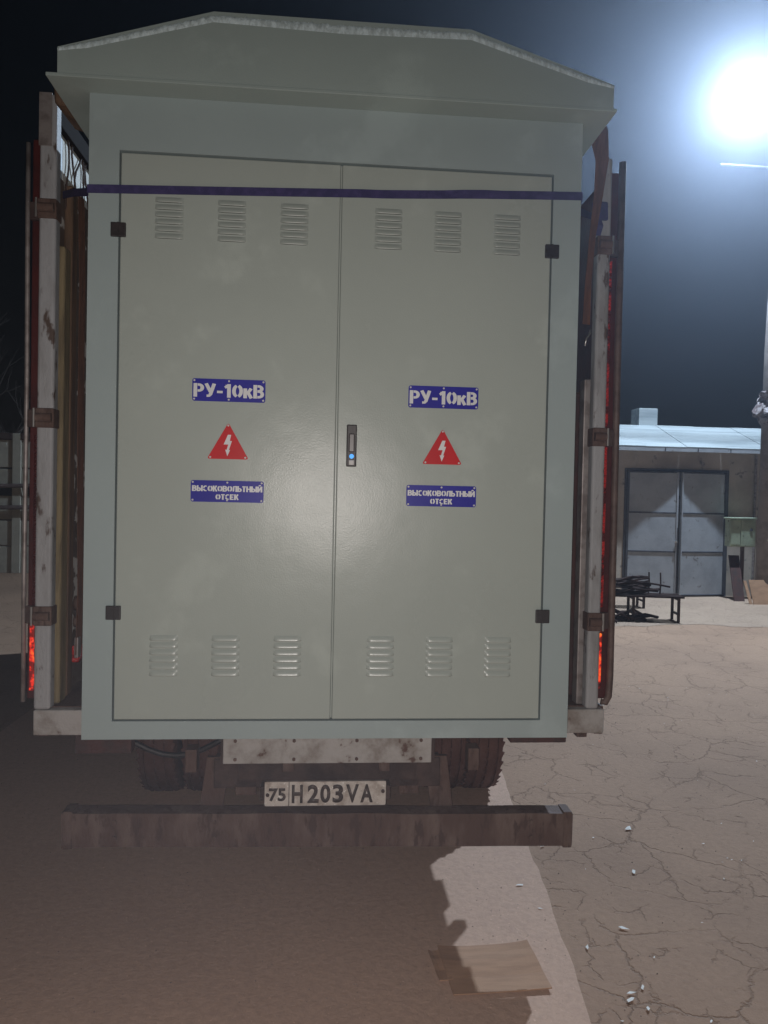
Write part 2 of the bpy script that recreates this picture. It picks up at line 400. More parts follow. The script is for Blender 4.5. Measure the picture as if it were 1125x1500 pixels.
def louvre_mesh():
    """pressed louvre: long blister rising towards its open lower lip, ends rounded off"""
    bm = bmesh.new(); W, H, D = 0.104, 0.0215, 0.0085
    nu, nv = 15, 6; g = []
    for j in range(nv):
        v = j / (nv - 1); row = []
        for i in range(nu):
            u = i / (nu - 1) * 2 - 1
            endf = max(0.0, 1 - abs(u) ** 7) ** 0.6
            x = u * W / 2 * (0.97 + 0.03 * v)
            zz = H / 2 - v * H * (0.86 + 0.14 * endf)
            d = D * endf * math.sin(v * math.pi / 2) ** 0.9
            row.append(bm.verts.new((x, -d, zz)))
        g.append(row)
    low = [bm.verts.new((p.co.x, 0.0, p.co.z + 0.001)) for p in g[-1]]
    for a, b in zip(g, g[1:] + [low]):
        for i in range(nu - 1):
            f_ = bm.faces.new((a[i], b[i], b[i + 1], a[i + 1])); f_.material_index = 1 if b is low else 0  # black underside paints in the shade of the open slot
    bmesh.ops.recalc_face_normals(bm, faces=bm.faces)
    for f in bm.faces: f.smooth = True
    me = bpy.data.meshes.new('louvre'); bm.normal_update(); bm.to_mesh(me); bm.free()
    me.materials.append(M_LOUV); me.materials.append(M_GAP)
    return me
M_LOUV = mat('louvre_paint', (0.362, 0.408, 0.378), 0.27, bump=0.07, bscale=260, spec=0.5)
LV = louvre_mesh()
for d, cx in ((0, -0.626), (0, -0.4), (0, -0.171), (1, 0.179), (1, 0.404), (1, 0.631)):
    for zt in (3.020, 1.412):
        for k in range(6):
            inst('louvre', LV, doors[d], (cx + (0.0 if zt > 2 else 0.003), 0.0008, zt - k * 0.0262))
bm = bmesh.new(); bx(bm, -.027, .027, -.011, 0.0, -.026, .026, .003); t = bmesh.new()
bx(bm, -.003, .003, -.0125, -.0112, -.026, .026)
me = bpy.data.meshes.new('hinge'); bm.to_mesh(me); bm.free(); me.materials.append(M_BLACK)
for x, z, d in ((-.806, 2.902, 0), (.805, 2.899, 1), (-.805, 1.505, 0), (.804, 1.505, 1)):
    inst('hinge', me, doors[d], (x, -0.0006, z))
# lever handle with lock button
h = box('handle', M_BLACK, cab, 0.038, 0.076, -0.016, 0.0006, 2.062, 2.219, 0.004)
box('lever', mat('lever_grey', (0.06, 0.05, 0.05), 0.35), h, 0.046, 0.068, -0.026, -0.0165, 2.115, 2.185, 0.004)
bm = bmesh.new(); cyl(bm, (0.0575, -0.019, 2.1), (0, 1, 0), 0.0085, 0.008)
obj('blue_button', bm, emit('blue_button_glint', (0.05, 0.33, 0.85), 0.85), h)  # flash glint on the blue button, put in as a weak glow
bm = bmesh.new(); bx(bm, 0.048, 0.067, -0.019, -0.0165, 2.068, 2.086, 0.002)
obj('lock_cylinder', bm, M_RIVET, h)

bm = bmesh.new(); cyl(bm, (0, -0.0012, 0), (0, 1, 0), 0.0036, 0.0024, 10)
RV = bpy.data.meshes.new('rivet'); bm.to_mesh(RV); bm.free(); RV.materials.append(M_RIVET)
def rounded_plate(cx, cz, w_, h_, r, y0, y1):
    pts = []
    for sx, sz, a0 in ((1, 1, 0), (-1, 1, 90), (-1, -1, 180), (1, -1, 270)):
        for k in range(5):
            a = math.radians(a0 + k * 22.5)
            pts.append((cx + sx * (w_ / 2 - r) + r * math.cos(a), cz + sz * (h_ / 2 - r) + r * math.sin(a)))
    return prism(bmesh.new(), pts, y0, y1)
for side, cx in (('left', -0.4), ('right', 0.4015)):
    p = obj('nameplate', rounded_plate(cx, 2.3325, 0.267, 0.083, 0.008, -0.0020, 0.0008), M_SIGN, cab)
    stencil(p, M_LETTER, (cx, -0.0021, 2.331), 'РУ-10кВ', 0.256, 0.050)
    for dx in (-.126, 0, .126):
        for dz in (-.034, .034): inst('rivet', RV, p, (cx + dx, -0.0022, 2.3325 + dz))
    p = obj('nameplate', rounded_plate(cx, 1.959, 0.267, 0.080, 0.008, -0.0020, 0.0008), M_SIGN, cab)
    stencil(p, M_LETTER, (cx, -0.0021, 1.969), 'ВЫСОКОВОЛЬТНЫЙ', 0.256, 0.0215, .21)
    stencil(p, M_LETTER, (cx, -0.0021, 1.9385), 'ОТСЕК', 0.084, 0.0205, .21)
    for dx in (-.126, 0, .126):
        for dz in (-.033, .033): inst('rivet', RV, p, (cx + dx, -0.0022, 1.959 + dz))
    # triangular hazard sign
    A = [(cx, 2.214), (cx - .0765, 2.079), (cx + .0765, 2.079)]
    pts = []
    for i in range(3):
        P0 = Vector(A[i]); Pp = Vector(A[i - 1]); Pn = Vector(A[(i + 1) % 3])
        pts += [tuple(P0 + (Pp - P0).normalized() * .009), tuple(P0 + ((Pp - P0).normalized() + (Pn - P0).normalized()) * .0025), tuple(P0 + (Pn - P0).normalized() * .009)]
    p = obj('warning_triangle', prism(bmesh.new(), pts, -0.0020, 0.0008), M_RED, cab)
    zz = 2.088
    bolt = [(-.001, .081), (.011, .081), (.006, .058), (.014, .058), (.003, .024), (.008, .026), (-.002, .002), (-.010, .026), (-.005, .025), (.001, .045), (-.016, .045)]
    bm = prism(bmesh.new(), [(cx + x, zz + z) for x, z in bolt], -0.0028, -0.0021)
    obj('lightning_bolt', bm, M_LETTER, p)
    for x, z in ((0, 2.203), (-.064, 2.0855), (.064, 2.0855)): inst('rivet', RV, p, (cx + x, -0.0022, z))

# canopy roof with its wide soffit pan
EX = 1.034; FX = 0.995; YF = -0.10; YB = CD + 0.06
box('soffit', M_CANOPY, cab, -EX, 1.008, YF, YB, T, T + .012, .002)
gab = [(-FX, T + .012), (-FX, 3.491), (-.462, 3.650), (.458, 3.652), (FX, 3.488), (FX, T + .012)]
obj('roof_panel', prism(bmesh.new(), gab, YF + .002, YF + .005), M_CANOPY, cab)
gr = [(x, z + .0) for x, z in gab]
roof = obj('roof_sheet', prism(bmesh.new(), [(-FX, T + .0125), (-FX, 3.485), (-.462, 3.644), (.458, 3.646), (FX, 3.482), (FX, T + .0125)], YF + .0055, YB), M_CANOPY, cab)
# paler, rough, rolled upper edge of the gable
bm = bmesh.new(); top = gab[1:5]; ln = []
for a, b in zip(top, top[1:]):
    k = max(2, int((Vector(b) - Vector(a)).length / 0.008))
    for i in range(k + (1 if b == top[-1] else 0)):
        t_ = i / k; ln.append((a[0] + (b[0] - a[0]) * t_, a[1] + (b[1] - a[1]) * t_))
rows = []
for i, (x, z) in enumerate(ln):
    e = min(1.0, min(x + FX, FX - x) / 0.10); wd = 0.026 + 0.022 * (1 - min(1, abs(x - .0) / 1.0))
    wd *= (0.55 + 0.45 * max(0, e)); rw = []
    for k in range(7):
        v = k / 6
        zz = z + 0.004 * math.sin(math.pi * v) - wd * v
        yy = YF + 0.016 * (1 - v) ** 2 - 0.0045 * math.sin(math.pi * min(1, v * 1.02)) * 1.0 + 0.0012
        n_ = noise.noise(Vector((x * 90, z * 40, v * 3))) * .0032 + noise.noise(Vector((x * 260, z * 90, v * 8))) * .0022
        fade = 1 - v ** 3
        rw.append(bm.verts.new((x, yy - n_ * fade, zz + noise.noise(Vector((x * 160, 3.3, v))) * .004 * fade)))
    rows.append(rw)
for a, b in zip(rows, rows[1:]):
    for k in range(6): bm.faces.new((a[k], a[k + 1], b[k + 1], b[k]))
bmesh.ops.recalc_face_normals(bm, faces=bm.faces)
obj('pale_edge', bm, M_PALE_EDGE, cab, True)

# ================================================================== truck
YR = 0.40
truck = thing('truck', (0, 3.2, 0), 'worn flatbed truck with stake sides and opened rear doors carrying the cabinet', 'truck')
box('deck', M_RUST, truck, -1.215, 1.195, YR + .05, 7.2, 0.955, 1.030)
bm = bmesh.new(); bx(bm, -1.240, 1.220, YR, YR + .048, 0.920, 1.027, .006)
obj('rear_sill', bm, M_WSILL, truck)
bm = bmesh.new(); bx(bm, -.452, .447, YR - .004, YR + .012, 0.795, 0.918, .004)
obj('centre_plate', bm, M_WSILL, truck)
for x0, x1, z0 in ((-1.075, -.841, .835), (.802, 1.056, .872)):
    box('lamp_bracket', M_BROWN, truck, x0, x1, YR + .02, YR + .09, z0, .919, .004)
# chassis
for x in (-.43, .43):
    box('chassis_rail', M_DARK, truck, x - .04, x + .04, YR + .06, 7.2, .70, .954)
box('cross_member', M_DARK, truck, -.50, .50, YR + .07, YR + .15, .66, .79, .006)
for k in range(5): box('cross_member', M_DARK, truck, -.389, .389, 1.2 + k * 1.2, 1.3 + k * 1.2, .74, .90)
for k in range(7): box('floor_bearer', M_DARK, truck, -1.2, 1.2, .75 + k * .95, .83 + k * .95, .905, .954)
# side raves with uneven hardware below them
for s, x in ((-1, -1.235), (1, 1.195)):
    box('side_rave', M_RUST, truck, x, x + .04, YR + .052, 7.2, .90, 1.028, .004)
for y, wd, dp in ((0.62, .05, .07), (0.95, .16, .05), (1.32, .06, .12), (1.55, .22, .06), (1.95, .07, .10), (2.5, .3, .07), (3.2, .08, .12)):
    bm = bmesh.new(); bx(bm, 1.175, 1.225, y, y + wd, .90 - dp, .8995, .004)
    obj('rope_hook', bm, M_RUST, truck)
# rear bumper beam with end caps and its hangers
bm = bmesh.new()
xs = [-1.118 + 2.205 * i / 40 for i in range(41)]
prof = [(0, .0), (-.004, .146), (.075, .150), (.078, .141), (.006, .138), (.008, .008), (.075, .004), (.075, -.004)]
rows = [[bm.verts.new((x, YR + p[0] + .004 * noise.noise(Vector((x * 3, 1, p[1]))), .430 - .0145 * x / 1.1 + p[1] + .004 * noise.noise(Vector((x * 4, 7, p[1] * 9))))) for p in prof] for x in xs]
for a, b in zip(rows, rows[1:]):
    for k in range(8): bm.faces.new((a[k], a[(k + 1) % 8], b[(k + 1) % 8], b[k]))
bm.faces.new(rows[0]); bm.faces.new(rows[-1][::-1]); bmesh.ops.recalc_face_normals(bm, faces=bm.faces)
bump = obj('bumper', bm, M_RUST, truck)
for x in (-1.112, 1.045): box('end_cap', M_RUST, bump, x, x + .038, YR - .006, YR + .081, .424 - .013 * x, .584 - .013 * x, .003)
for x in (-.48, .48):
    s = 1 if x > 0 else -1
    bm = bmesh.new(); prism(bm, [(x - .05, .795), (x + .05, .795), (x + .05 + s * .03, .57), (x - .05 + s * .03, .57)], YR + .08, YR + .10)
    obj('bumper_hanger', bm, M_RUST, truck)
    bm = bmesh.new(); bx(bm, x - .12 * s - .045, x - .12 * s + .045, YR + .07, YR + .082, .63, .70, .003)
    obj('gusset_plate', bm, M_RUST, truck)
for k, (x0, x1, z, sag) in enumerate(((-.40, .38, .80, .05), (-.30, .42, .76, .03), (-.95, -.45, .84, .10))):
    bm = bmesh.new(); tube(bm, [(x0 + (x1 - x0) * i / 8, YR + .20 + .03 * k, z - sag * math.sin(math.pi * i / 8)) for i in range(9)], .013, 8)
    obj('air_hose', bm, M_BLACK, truck, True)
for x in (-.62, .62, -.20, .22):
    box('mounting_lug', M_RUST, truck, x, x + .05, YR + .045, YR + .12, .74, .80 + .04 * (abs(x) > .5), .004)
for x in (-.40, -.15, .12, .40):
    for z in (.815, .895):
        bm = bmesh.new(); cyl(bm, (x, YR - .006, z), (0, 1, 0), .008, .006, 6); obj('bolt', bm, M_RUST, truck)
for x in (-.9, -.48, .48, .9):
    for z in (.47, .54):
        bm = bmesh.new(); cyl(bm, (x, YR - .004, z - .013 * x), (0, 1, 0), .010, .008, 6); obj('bolt', bm, M_RUST, bump)
# licence plate
lp = obj('licence_plate', rounded_plate(-.011, .672, .522, .108, .012, YR - .022, YR - .016), M_PLATE, truck)
bm = bmesh.new()
for a in ((-.272, .250, .7245, .7265), (-.272, .250, .6175, .6195), (-.273, -.2705, .62, .724), (.2485, .251, .62, .724), (-.169, -.166, .6175, .7265)):
    bx(bm, a[0], a[1], YR - .0245, YR - .0221, a[2], a[3])
obj('plate_rim', bm, M_PLTXT, lp)
lettering(lp, M_PLTXT, (-.217, YR - .0222, .668), '75', .072, .056, .030, depth=.0015)
for ch, x, wd in (('H', -.132, .047), ('2', -.064, .048), ('0', -.012, .044), ('3', .042, .046), ('V', .104, .056), ('A', .166, .054)):
    lettering(lp, M_PLTXT, (x, YR - .0222, .671), ch, wd, .079, .034, depth=.0015)
bm = bmesh.new(); cyl(bm, (-.258, YR - .024, .668), (0, 1, 0), .008, .005, 12); obj('plate_bolt', bm, M_DARK, lp)
bm = bmesh.new(); cyl(bm, (.236, YR - .024, .680), (0, 1, 0), .008, .005, 12); obj('plate_bolt', bm, M_DARK, lp)
box('plate_bracket', M_DARK, truck, -.29, .27, YR - .0155, YR + .06, .64, .70, .004)
# twin wheels on the rear axle
def wheel(cx, cy, r, wd):
    bm = bmesh.new(); n = 40
    prof = [(-.5, .62), (-.5, .86), (-.44, .965)]
    for g in (-.26, 0.0, .26): prof += [(g - .055, .996), (g - .04, .962), (g + .04, .962), (g + .055, .996)]
    prof += [(.44, .965), (.5, .86), (.5, .62)]
    rings = [[bm.verts.new((cx + a * wd, cy + math.cos(2 * math.pi * k / n) * r * b, r + math.sin(2 * math.pi * k / n) * r * b)) for k in range(n)] for a, b in prof]
    for a, b in zip(rings, rings[1:]):
        for k in range(n): bm.faces.new((a[k], a[(k + 1) % n], b[(k + 1) % n], b[k]))
    bmesh.ops.recalc_face_normals(bm, faces=bm.faces)
    wh = thing_part('wheel', truck, (cx, cy, r))
    for k in range(n):
        a = 2 * math.pi * k / n
        for i, x in enumerate((-.38, -.13, .13, .38)):      # lug blocks
            b_ = bmesh.new(); bx(b_, -.09 * wd, .09 * wd, -.022, .022, -.004, .002)
            bmesh.ops.rotate(b_, verts=b_.verts, cent=(0, 0, 0), matrix=Matrix.Rotation(.35 * (-1) ** i, 3, 'Z'))
            bmesh.ops.translate(b_, verts=b_.verts, vec=(x * wd, 0, r * .985 - (.008 if abs(x) > .3 else 0)))
            bmesh.ops.rotate(b_, verts=b_.verts, cent=(0, 0, 0), matrix=Matrix.Rotation(a + .08 * (i % 2), 3, 'X'))
            bmesh.ops.translate(b_, verts=b_.verts, vec=(cx, cy, r)); merge(bm, b_)
    tyre = obj('tyre', bm, M_TYRE, wh)
    bm = bmesh.new(); cyl(bm, (cx, cy, r), (1, 0, 0), r * .63, wd * .7, 24); obj('rim', bm, M_DARK, wh)
    return wh
def thing_part(name, parent, c):
    o = bpy.data.objects.new(name, None); o.empty_display_size = .1
    return link(o, parent, Vector(c))
for x in (-1.03, -.765, .765, 1.0): wheel(x, 2.18, .455, .235)
bm = bmesh.new(); cyl(bm, (0, 2.18, .455), (1, 0, 0), .07, 1.4, 14); obj('axle', bm, M_DARK, truck)
for x in (-1.03, -.765, .765, 1.0):
    if abs(x) > .9: wheel(x, 5.6, .455, .235)

# rear corner posts, hinges, folded doors
def post(x0, x1, z1, bev=.012):
    bm = bmesh.new(); bx(bm, x0, x1, YR, YR + .06, 1.0285, z1, bev, 3)
    return obj('rear_post', bm, M_WPOST, truck)
pl = post(-1.2405, -1.172, 3.585); pr_ = post(1.134, 1.192, 3.46)
bm = bmesh.new(); bx(bm, -1.243, -1.190, YR - .003, YR - .0005, 3.37, 3.588, .001); obj('post_cap_plate', bm, M_GALV, pl)
for side, zs in (('l', (3.114, 2.25, 1.423)), ('r', (3.077, 2.236, 1.417))):
    for z in zs:
        hw = .041
        x0, x1, xp = (-1.2445, -1.168, -1.2485) if side == 'l' else (1.130, 1.196, 1.199)
        hg = obj('hinge', bx(bmesh.new(), x0, x1, YR - .007, YR + .064, z - hw, z + hw, .006), M_RUST, truck)
        cx = (x0 + x1) / 2
        bm = bmesh.new(); cyl(bm, (cx, YR - .010, z), (1, 0, 0), .019, x1 - x0 - .012, 16); obj('hinge_barrel', bm, M_RUST, hg)
        bm = bmesh.new(); cyl(bm, (xp, YR - .009, z), (0, 0, 1), .0045, hw * 1.9, 10); obj('hinge_pin', bm, M_STEEL, hg)
        xo = -1.285 if side == 'l' else 1.235
        box('hinge_strap', M_DARK, hg, min(xo - .004, xp), max(xo + .004, xp), YR + .03, YR + .052, z - hw * .9, z + hw * .9, .003)
# opened doors lying back along the sides
dl = obj('rear_door', bx(bmesh.new(), -1.288, -1.246, YR + .055, 1.62, 1.06, 3.42, .006), M_MAROON, truck)
dr = obj('rear_door', bx(bmesh.new(), 1.198, 1.250, YR + .055, 1.62, 1.06, 3.42, .006), M_MAROON, truck)
bm = bmesh.new(); tube(bm, [(-1.300, YR + .05, 1.05), (-1.302, YR + .05, 1.6), (-1.299, YR + .05, 2.4), (-1.303, YR + .05, 3.0), (-1.304, YR + .05, 3.40)], .0095, 10)
obj('lock_rod', bm, M_GALV, dl, True)
bm = bmesh.new(); tube(bm, [(1.222, YR + .05, 1.05), (1.240, YR + .045, 1.045), (1.254, YR + .043, 1.075), (1.258, YR + .043, 1.16), (1.257, YR + .043, 1.8), (1.253, YR + .043, 2.6), (1.253, YR + .043, 3.46)], .0155, 12)
obj('door_gasket', bm, M_GASKET, dr, True)
def tape(door, x0, x1, z0, z1, n):
    """reflective tape: a twisted, faceted strip"""
    bm = bmesh.new(); dz = (z1 - z0) / n
    for i in range(n):
        a = z0 + i * dz; q = random.uniform(-.0015, .0015); sk = dz * .45
        y = YR + .0535 + q
        v = [bm.verts.new(p) for p in ((x0, y, a), (x1, y - .004, a + sk), (x1, y - .004, a + sk + dz * .92), (x0, y, a + dz * .92))]
        mid = bm.verts.new(((x0 + x1) / 2, y - .008 - random.random() * .003, a + sk / 2 + dz * .46))
        for k in range(4): bm.faces.new((v[k], v[(k + 1) % 4], mid))
    bmesh.ops.recalc_face_normals(bm, faces=bm.faces)
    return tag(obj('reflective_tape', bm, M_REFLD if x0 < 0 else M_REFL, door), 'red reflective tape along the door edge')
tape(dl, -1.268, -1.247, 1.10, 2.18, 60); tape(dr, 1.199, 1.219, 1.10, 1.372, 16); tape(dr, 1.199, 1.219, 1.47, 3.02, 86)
def glow_mat():  # the tape throwing back the flash, put in as emission; no lamp here
    m = bpy.data.materials.new('tape_flash_return'); m.use_nodes = True
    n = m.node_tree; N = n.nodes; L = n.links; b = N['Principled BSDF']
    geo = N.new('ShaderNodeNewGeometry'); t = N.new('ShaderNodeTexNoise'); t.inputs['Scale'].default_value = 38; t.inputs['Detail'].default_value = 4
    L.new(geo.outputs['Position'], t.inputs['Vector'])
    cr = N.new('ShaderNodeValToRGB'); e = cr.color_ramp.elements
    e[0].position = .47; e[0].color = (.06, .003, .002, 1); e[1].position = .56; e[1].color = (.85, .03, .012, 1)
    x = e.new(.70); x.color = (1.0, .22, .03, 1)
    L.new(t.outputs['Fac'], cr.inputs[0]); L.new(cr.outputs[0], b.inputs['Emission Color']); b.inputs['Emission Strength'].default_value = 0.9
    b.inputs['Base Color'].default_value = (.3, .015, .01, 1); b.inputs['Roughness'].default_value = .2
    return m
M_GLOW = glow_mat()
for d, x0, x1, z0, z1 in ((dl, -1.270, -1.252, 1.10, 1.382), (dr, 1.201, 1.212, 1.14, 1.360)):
    tag(obj('tape_glow', bx(bmesh.new(), x0, x1, YR + .030, YR + .0445, z0, z1, .004), M_GLOW, d), 'orange red tape strip, flash return added as glow')
# side walls
wl = obj('side_wall', bx(bmesh.new(), -1.245, -1.205, YR + .065, 7.2, 1.0305, 3.30), M_WALLIN, truck)
box('upper_panel', M_PALEB, wl, -1.245, -1.206, YR + .065, .565, 3.3005, 3.49)
box('upper_panel', M_PALE, wl, -1.245, -1.206, .570, 7.2, 3.3005, 3.49)
box('top_rail', mat('black_rail_paint', (.014, .011, .011), .8, spec=.05), wl, -1.250, -1.180, YR + .062, 7.2, 3.4905, 3.575, .004)
for y0, y1, m, z1, t in ((.475, .560, M_OLIVE, 2.99, .045), (.585, .660, M_RIB, 3.29, .038), (.93, 1.0, M_RIB, 3.29, .04), (1.9, 2.0, M_RIB, 3.29, .04)):
    bm = bmesh.new(); bx(bm, -1.2045, -1.2045 + t, y0, y1, 1.031, z1, .012, 3)
    obj('stake', bm, m, truck)
box('front_bulkhead', M_BROWN, truck, -1.2, 1.19, 7.201, 7.25, .95, 3.4)
wr = obj('side_wall', bx(bmesh.new(), 1.150, 1.190, YR + .065, 7.2, 1.0305, 2.47), M_RIB, truck)
box('stake', M_GALV, truck, 1.115, 1.1495, YR + .07, YR + .13, 1.031, 2.50, .004)
box('stake', M_BROWN, truck, 1.112, 1.1495, .62, .70, 1.031, 2.46, .006)
# cables hanging on the pale lining
for k, (y, a) in enumerate(((.60, .02), (.68, -.03), (.74, .05), (.80, -.02), (.86, .03))):
    bm = bmesh.new()
    tube(bm, [(-1.196, y + a * math.sin(i * .9 + k), 3.50 - i * .05) for i in range(9)], .0045, 6)
    obj('hanging_cable', bm, M_DARK, truck, True)
# scuffed fixings low on the left lining
for y, z, r in ((.80, 1.42, .035), (.80, 1.335, .03), (.83, 1.17, .03)):
    bm = bmesh.new(); cyl(bm, (-1.19, y, z), (1, 0, 0), r, .03, 14); tube(bm, [(-1.175, y - .03, z), (-1.15, y, z - .04), (-1.175, y + .03, z)], .006, 8)
    obj('lashing_ring', bm, M_RUST, truck, True)
tag(obj('side_marker', bx(bmesh.new(), -1.200, -1.165, .74, .80, 1.15, 1.23, .008), M_REFL, truck), 'red side marker lens inside the bed')

# ================================================================== straps
bm = bmesh.new(); pts = []; dirs = []
pts += [(-1.165, .46, 3.195), (-1.04, .22, 3.115), (-HW - .006, .03, 3.046)]; dirs += [(0, 0, 1)] * 3
for i in range(25):
    t_ = i / 24; x = -HW - .003 + (2 * HW + .006) * t_
    z = 3.044 + (3.113 - 3.044) * t_ - .002 * math.sin(math.pi * t_) + .004 * math.sin(t_ * 9) * (t_ > .55) * .5
    pts.append((x, -.006 - .006 * math.exp(-((t_ - .77) / .035) ** 2), z)); a = .55 * math.exp(-((t_ - .77) / .03) ** 2)
    dirs.append((0, -math.sin(a), math.cos(a)))
pts += [(HW + .008, .03, 3.116), (HW + .03, .16, 3.13), (1.10, .40, 3.20)]; dirs += [(0, 0, 1)] * 3
st = thing('blue_strap', (0, 0, B), 'dark blue webbing strap stretched across the upper cabinet doors', 'strap')
obj('webbing', ribbon(bm, pts, .031, dirs, .002), M_STRAP, st)
bm = bmesh.new(); bx(bm, 1.095, 1.165, YR - .035, YR - .012, 3.175, 3.255, .008, 2); rough_up(bm, .006, 30)
obj('knotted_tail', bm, M_STRAP, st)
bm = bmesh.new(); ribbon(bm, [(1.12, YR - .02, 3.19), (1.13, YR - .03, 3.15), (1.122, YR - .02, 3.11)], .028, (1, 0, 0)); obj('loose_end', bm, M_STRAP, st)
# orange lashing straps
so = thing('orange_strap', (-1.15, .7, 1.03), 'orange webbing strap hanging inside the left side wall', 'strap')
bm = bmesh.new()
ribbon(bm, [(-1.168, .70, 3.28), (-1.160, .705, 2.9), (-1.158, .70, 2.2), (-1.152, .71, 1.5), (-1.155, .70, 1.20)], .05, (.2, 1, 0), .003)
obj('webbing', bm, M_ORANGE, so)
bm = bmesh.new(); bx(bm, -1.168, -1.150, .68, .72, 1.185, 1.28, .004); obj('strap_buckle', bm, M_GALV, so)
so = thing('orange_strap', (1.1, .4, 1.03), 'orange webbing strap twisting down beside the right rear post', 'strap')
bm = bmesh.new()
ribbon(bm, [(1.06, .30, 3.56), (1.085, .29, 3.50), (1.105, .30, 3.40), (1.103, .33, 3.26), (1.090, .35, 3.10), (1.080, .36, 2.9), (1.079, .37, 2.72)],
       [.10, .085, .06, .045, .036, .034, .036], [(1, 0, .6), (1, 0, .5), (1, .1, .2), (1, .3, 0), (1, .5, 0), (1, .4, 0), (1, .2, 0)], .003)
obj('webbing', bm, M_ORANGE, so)
bm = bmesh.new(); tube(bm, [(1.10, .37, 2.70), (1.092, .365, 2.675), (1.078, .36, 2.655), (1.072, .36, 2.625)], .0035, 8); obj('hook', bm, M_STEEL, so, True)
so = thing('brown_strap_pad', (-.9, .6, 3.5), 'brown folded padding lying on the left slope of the canopy', 'padding')
bm = bmesh.new(); bx(bm, -1.02, -.86, .30, .50, 3.47, 3.512, .012, 3); rough_up(bm, .012, 14, 2.0); obj('pad', bm, M_RIB, so)
so2 = thing('brown_strap_pad', (-1.05, .1, 3.40), 'brown crumpled padding under a strap at the canopy left corner', 'padding')
bm = bmesh.new(); bx(bm, -1.085, -.998, .12, .34, 3.404, 3.50, .014, 3); rough_up(bm, .018, 16, 5.0); obj('pad', bm, M_RIB, so2)

# ================================================================== things on the ground near the truck
cb = thing('cardboard_sheet', (.70, .18, .006), 'flattened brown cardboard box lying half in shadow behind the bumper', 'cardboard')
bm = bmesh.new()
def curved_sheet(bm, ox, oy, ang, wx, wy, lift, t=.005, nx=14, ny=6):
    ca, sa = math.cos(ang), math.sin(ang); g = []
    for k in (0, 1):
        gg = []
        for i in range(nx + 1):
            row = []
            for j in range(ny + 1):
                u = i / nx - .5; v = j / ny - .5
                x = u * wx; y = v * wy
                z = .008 + lift * (abs(u * 2) ** 3) * (.6 + .8 * v) + .006 * math.sin(v * 5 + 1) ** 2 + k * t
                row.append(bm.verts.new((ox + ca * x - sa * y, oy + sa * x + ca * y, z)))
            gg.append(row)
        g.append(gg)
    for k in (0, 1):
        for i in range(nx):
            for j in range(ny): bm.faces.new((g[k][i][j], g[k][i + 1][j], g[k][i + 1][j + 1], g[k][i][j + 1]))
    for i in range(nx):
        for j in (0, ny): bm.faces.new((g[0][i][j], g[0][i + 1][j], g[1][i + 1][j], g[1][i][j]))
    for j in range(ny):
        for i in (0, nx): bm.faces.new((g[0][i][j], g[0][i][j + 1], g[1][i][j + 1], g[1][i][j]))
    bmesh.ops.recalc_face_normals(bm, faces=bm.faces)
    return bm
obj('panel', curved_sheet(bm, .69, .19, math.radians(3), .40, .31, .012), M_CARD, cb)
obj('flap', curved_sheet(bmesh.new(), .475, .215, math.radians(6), .055, .20, .008, nx=3), M_CARD, cb)

chips = []
for k in range(7):
    bm = bmesh.new(); n = random.choice((4, 5, 6)); R0 = .009 + .002 * (k % 4); el = random.uniform(1.5, 3.2); ring = []
    for i in range(n):
        a = 2 * math.pi * (i + random.uniform(-.3, .3)) / n; r = R0 * random.uniform(.5, 1.0)
        ring.append(bm.verts.new((r * math.cos(a) * el, r * math.sin(a), random.uniform(.001, .0045))))
    cv = bm.verts.new((0, 0, random.uniform(.001, .004)))
    for i in range(n): bm.faces.new((ring[i], ring[(i + 1) % n], cv))
    ex = bmesh.ops.extrude_face_region(bm, geom=bm.faces[:])
    for v in ex['geom']:
        if isinstance(v, bmesh.types.BMVert): v.co.z += .0008
    bmesh.ops.recalc_face_normals(bm, faces=bm.faces)
    me = bpy.data.meshes.new('paper_scrap'); bm.to_mesh(me); bm.free(); me.materials.append(M_PAPER); chips.append(me)
spots = []
while len(spots) < 110:
    x = random.uniform(.85, 4.2); y = -.15 + random.random() ** 1.7 * 6.5
    if x < 1.05 + .1 * y: continue
    spots.append((x, y, .3 + random.random() * .5))
spots += [(1.19, -.02, 1.8), (1.21, .02, 1.5), (1.24, -.07, 1.7), (1.27, .05, 1.2), (1.36, .45, 1.9), (1.80, 1.45, 2.4), (1.22, 1.25, 2.0), (1.62, .95, 1.9), (1.14, .32, 1.3), (1.02, .63, 1.4), (.98, .84, 1.6)]
for i, (x, y, s) in enumerate(spots):
    o = inst('paper_scrap', chips[i % 7], None, (x, y, .0055), (0, 0, random.uniform(0, 6.28))); s *= .62; o.scale = (s, s, s)
    tag(o, 'tiny white paper scrap scattered on the cracked ground right of the truck', 'litter', 'white scraps scattered on the ground')

# grit strewn over the yard
gm = bmesh.new(); GV = []; GF = []
for k in range(5200):
    y = -1.1 + random.random() ** 1.6 * 8.5; x = random.uniform(-2.6, 4.8)
    r = random.uniform(.0012, .0042) * (1 + .5 * (random.random() < .06)); zb = .004 if x < 0.6 + .106 * (y + 4) else .0
    o_ = len(GV)
    GV += [(x + r * random.uniform(.6, 1.3), y, zb + r * .3), (x, y + r * random.uniform(.6, 1.3), zb + r * .3), (x - r * random.uniform(.6, 1.3), y, zb + r * .3), (x, y - r * random.uniform(.6, 1.3), zb + r * .3), (x, y, zb + r * random.uniform(.7, 1.2)), (x, y, zb - r * .2)]
    GF += [(o_ + i, o_ + (i + 1) % 4, o_ + 4) for i in range(4)] + [(o_ + (i + 1) % 4, o_ + i, o_ + 5) for i in range(4)]
gm.free(); gme = bpy.data.meshes.new('grit'); gme.from_pydata(GV, [], GF); gme.materials.append(mat('grit_stone', (.34, .27, .22), .9, c2=(.13, .10, .085), scale=9, lo=.4, hi=.6))
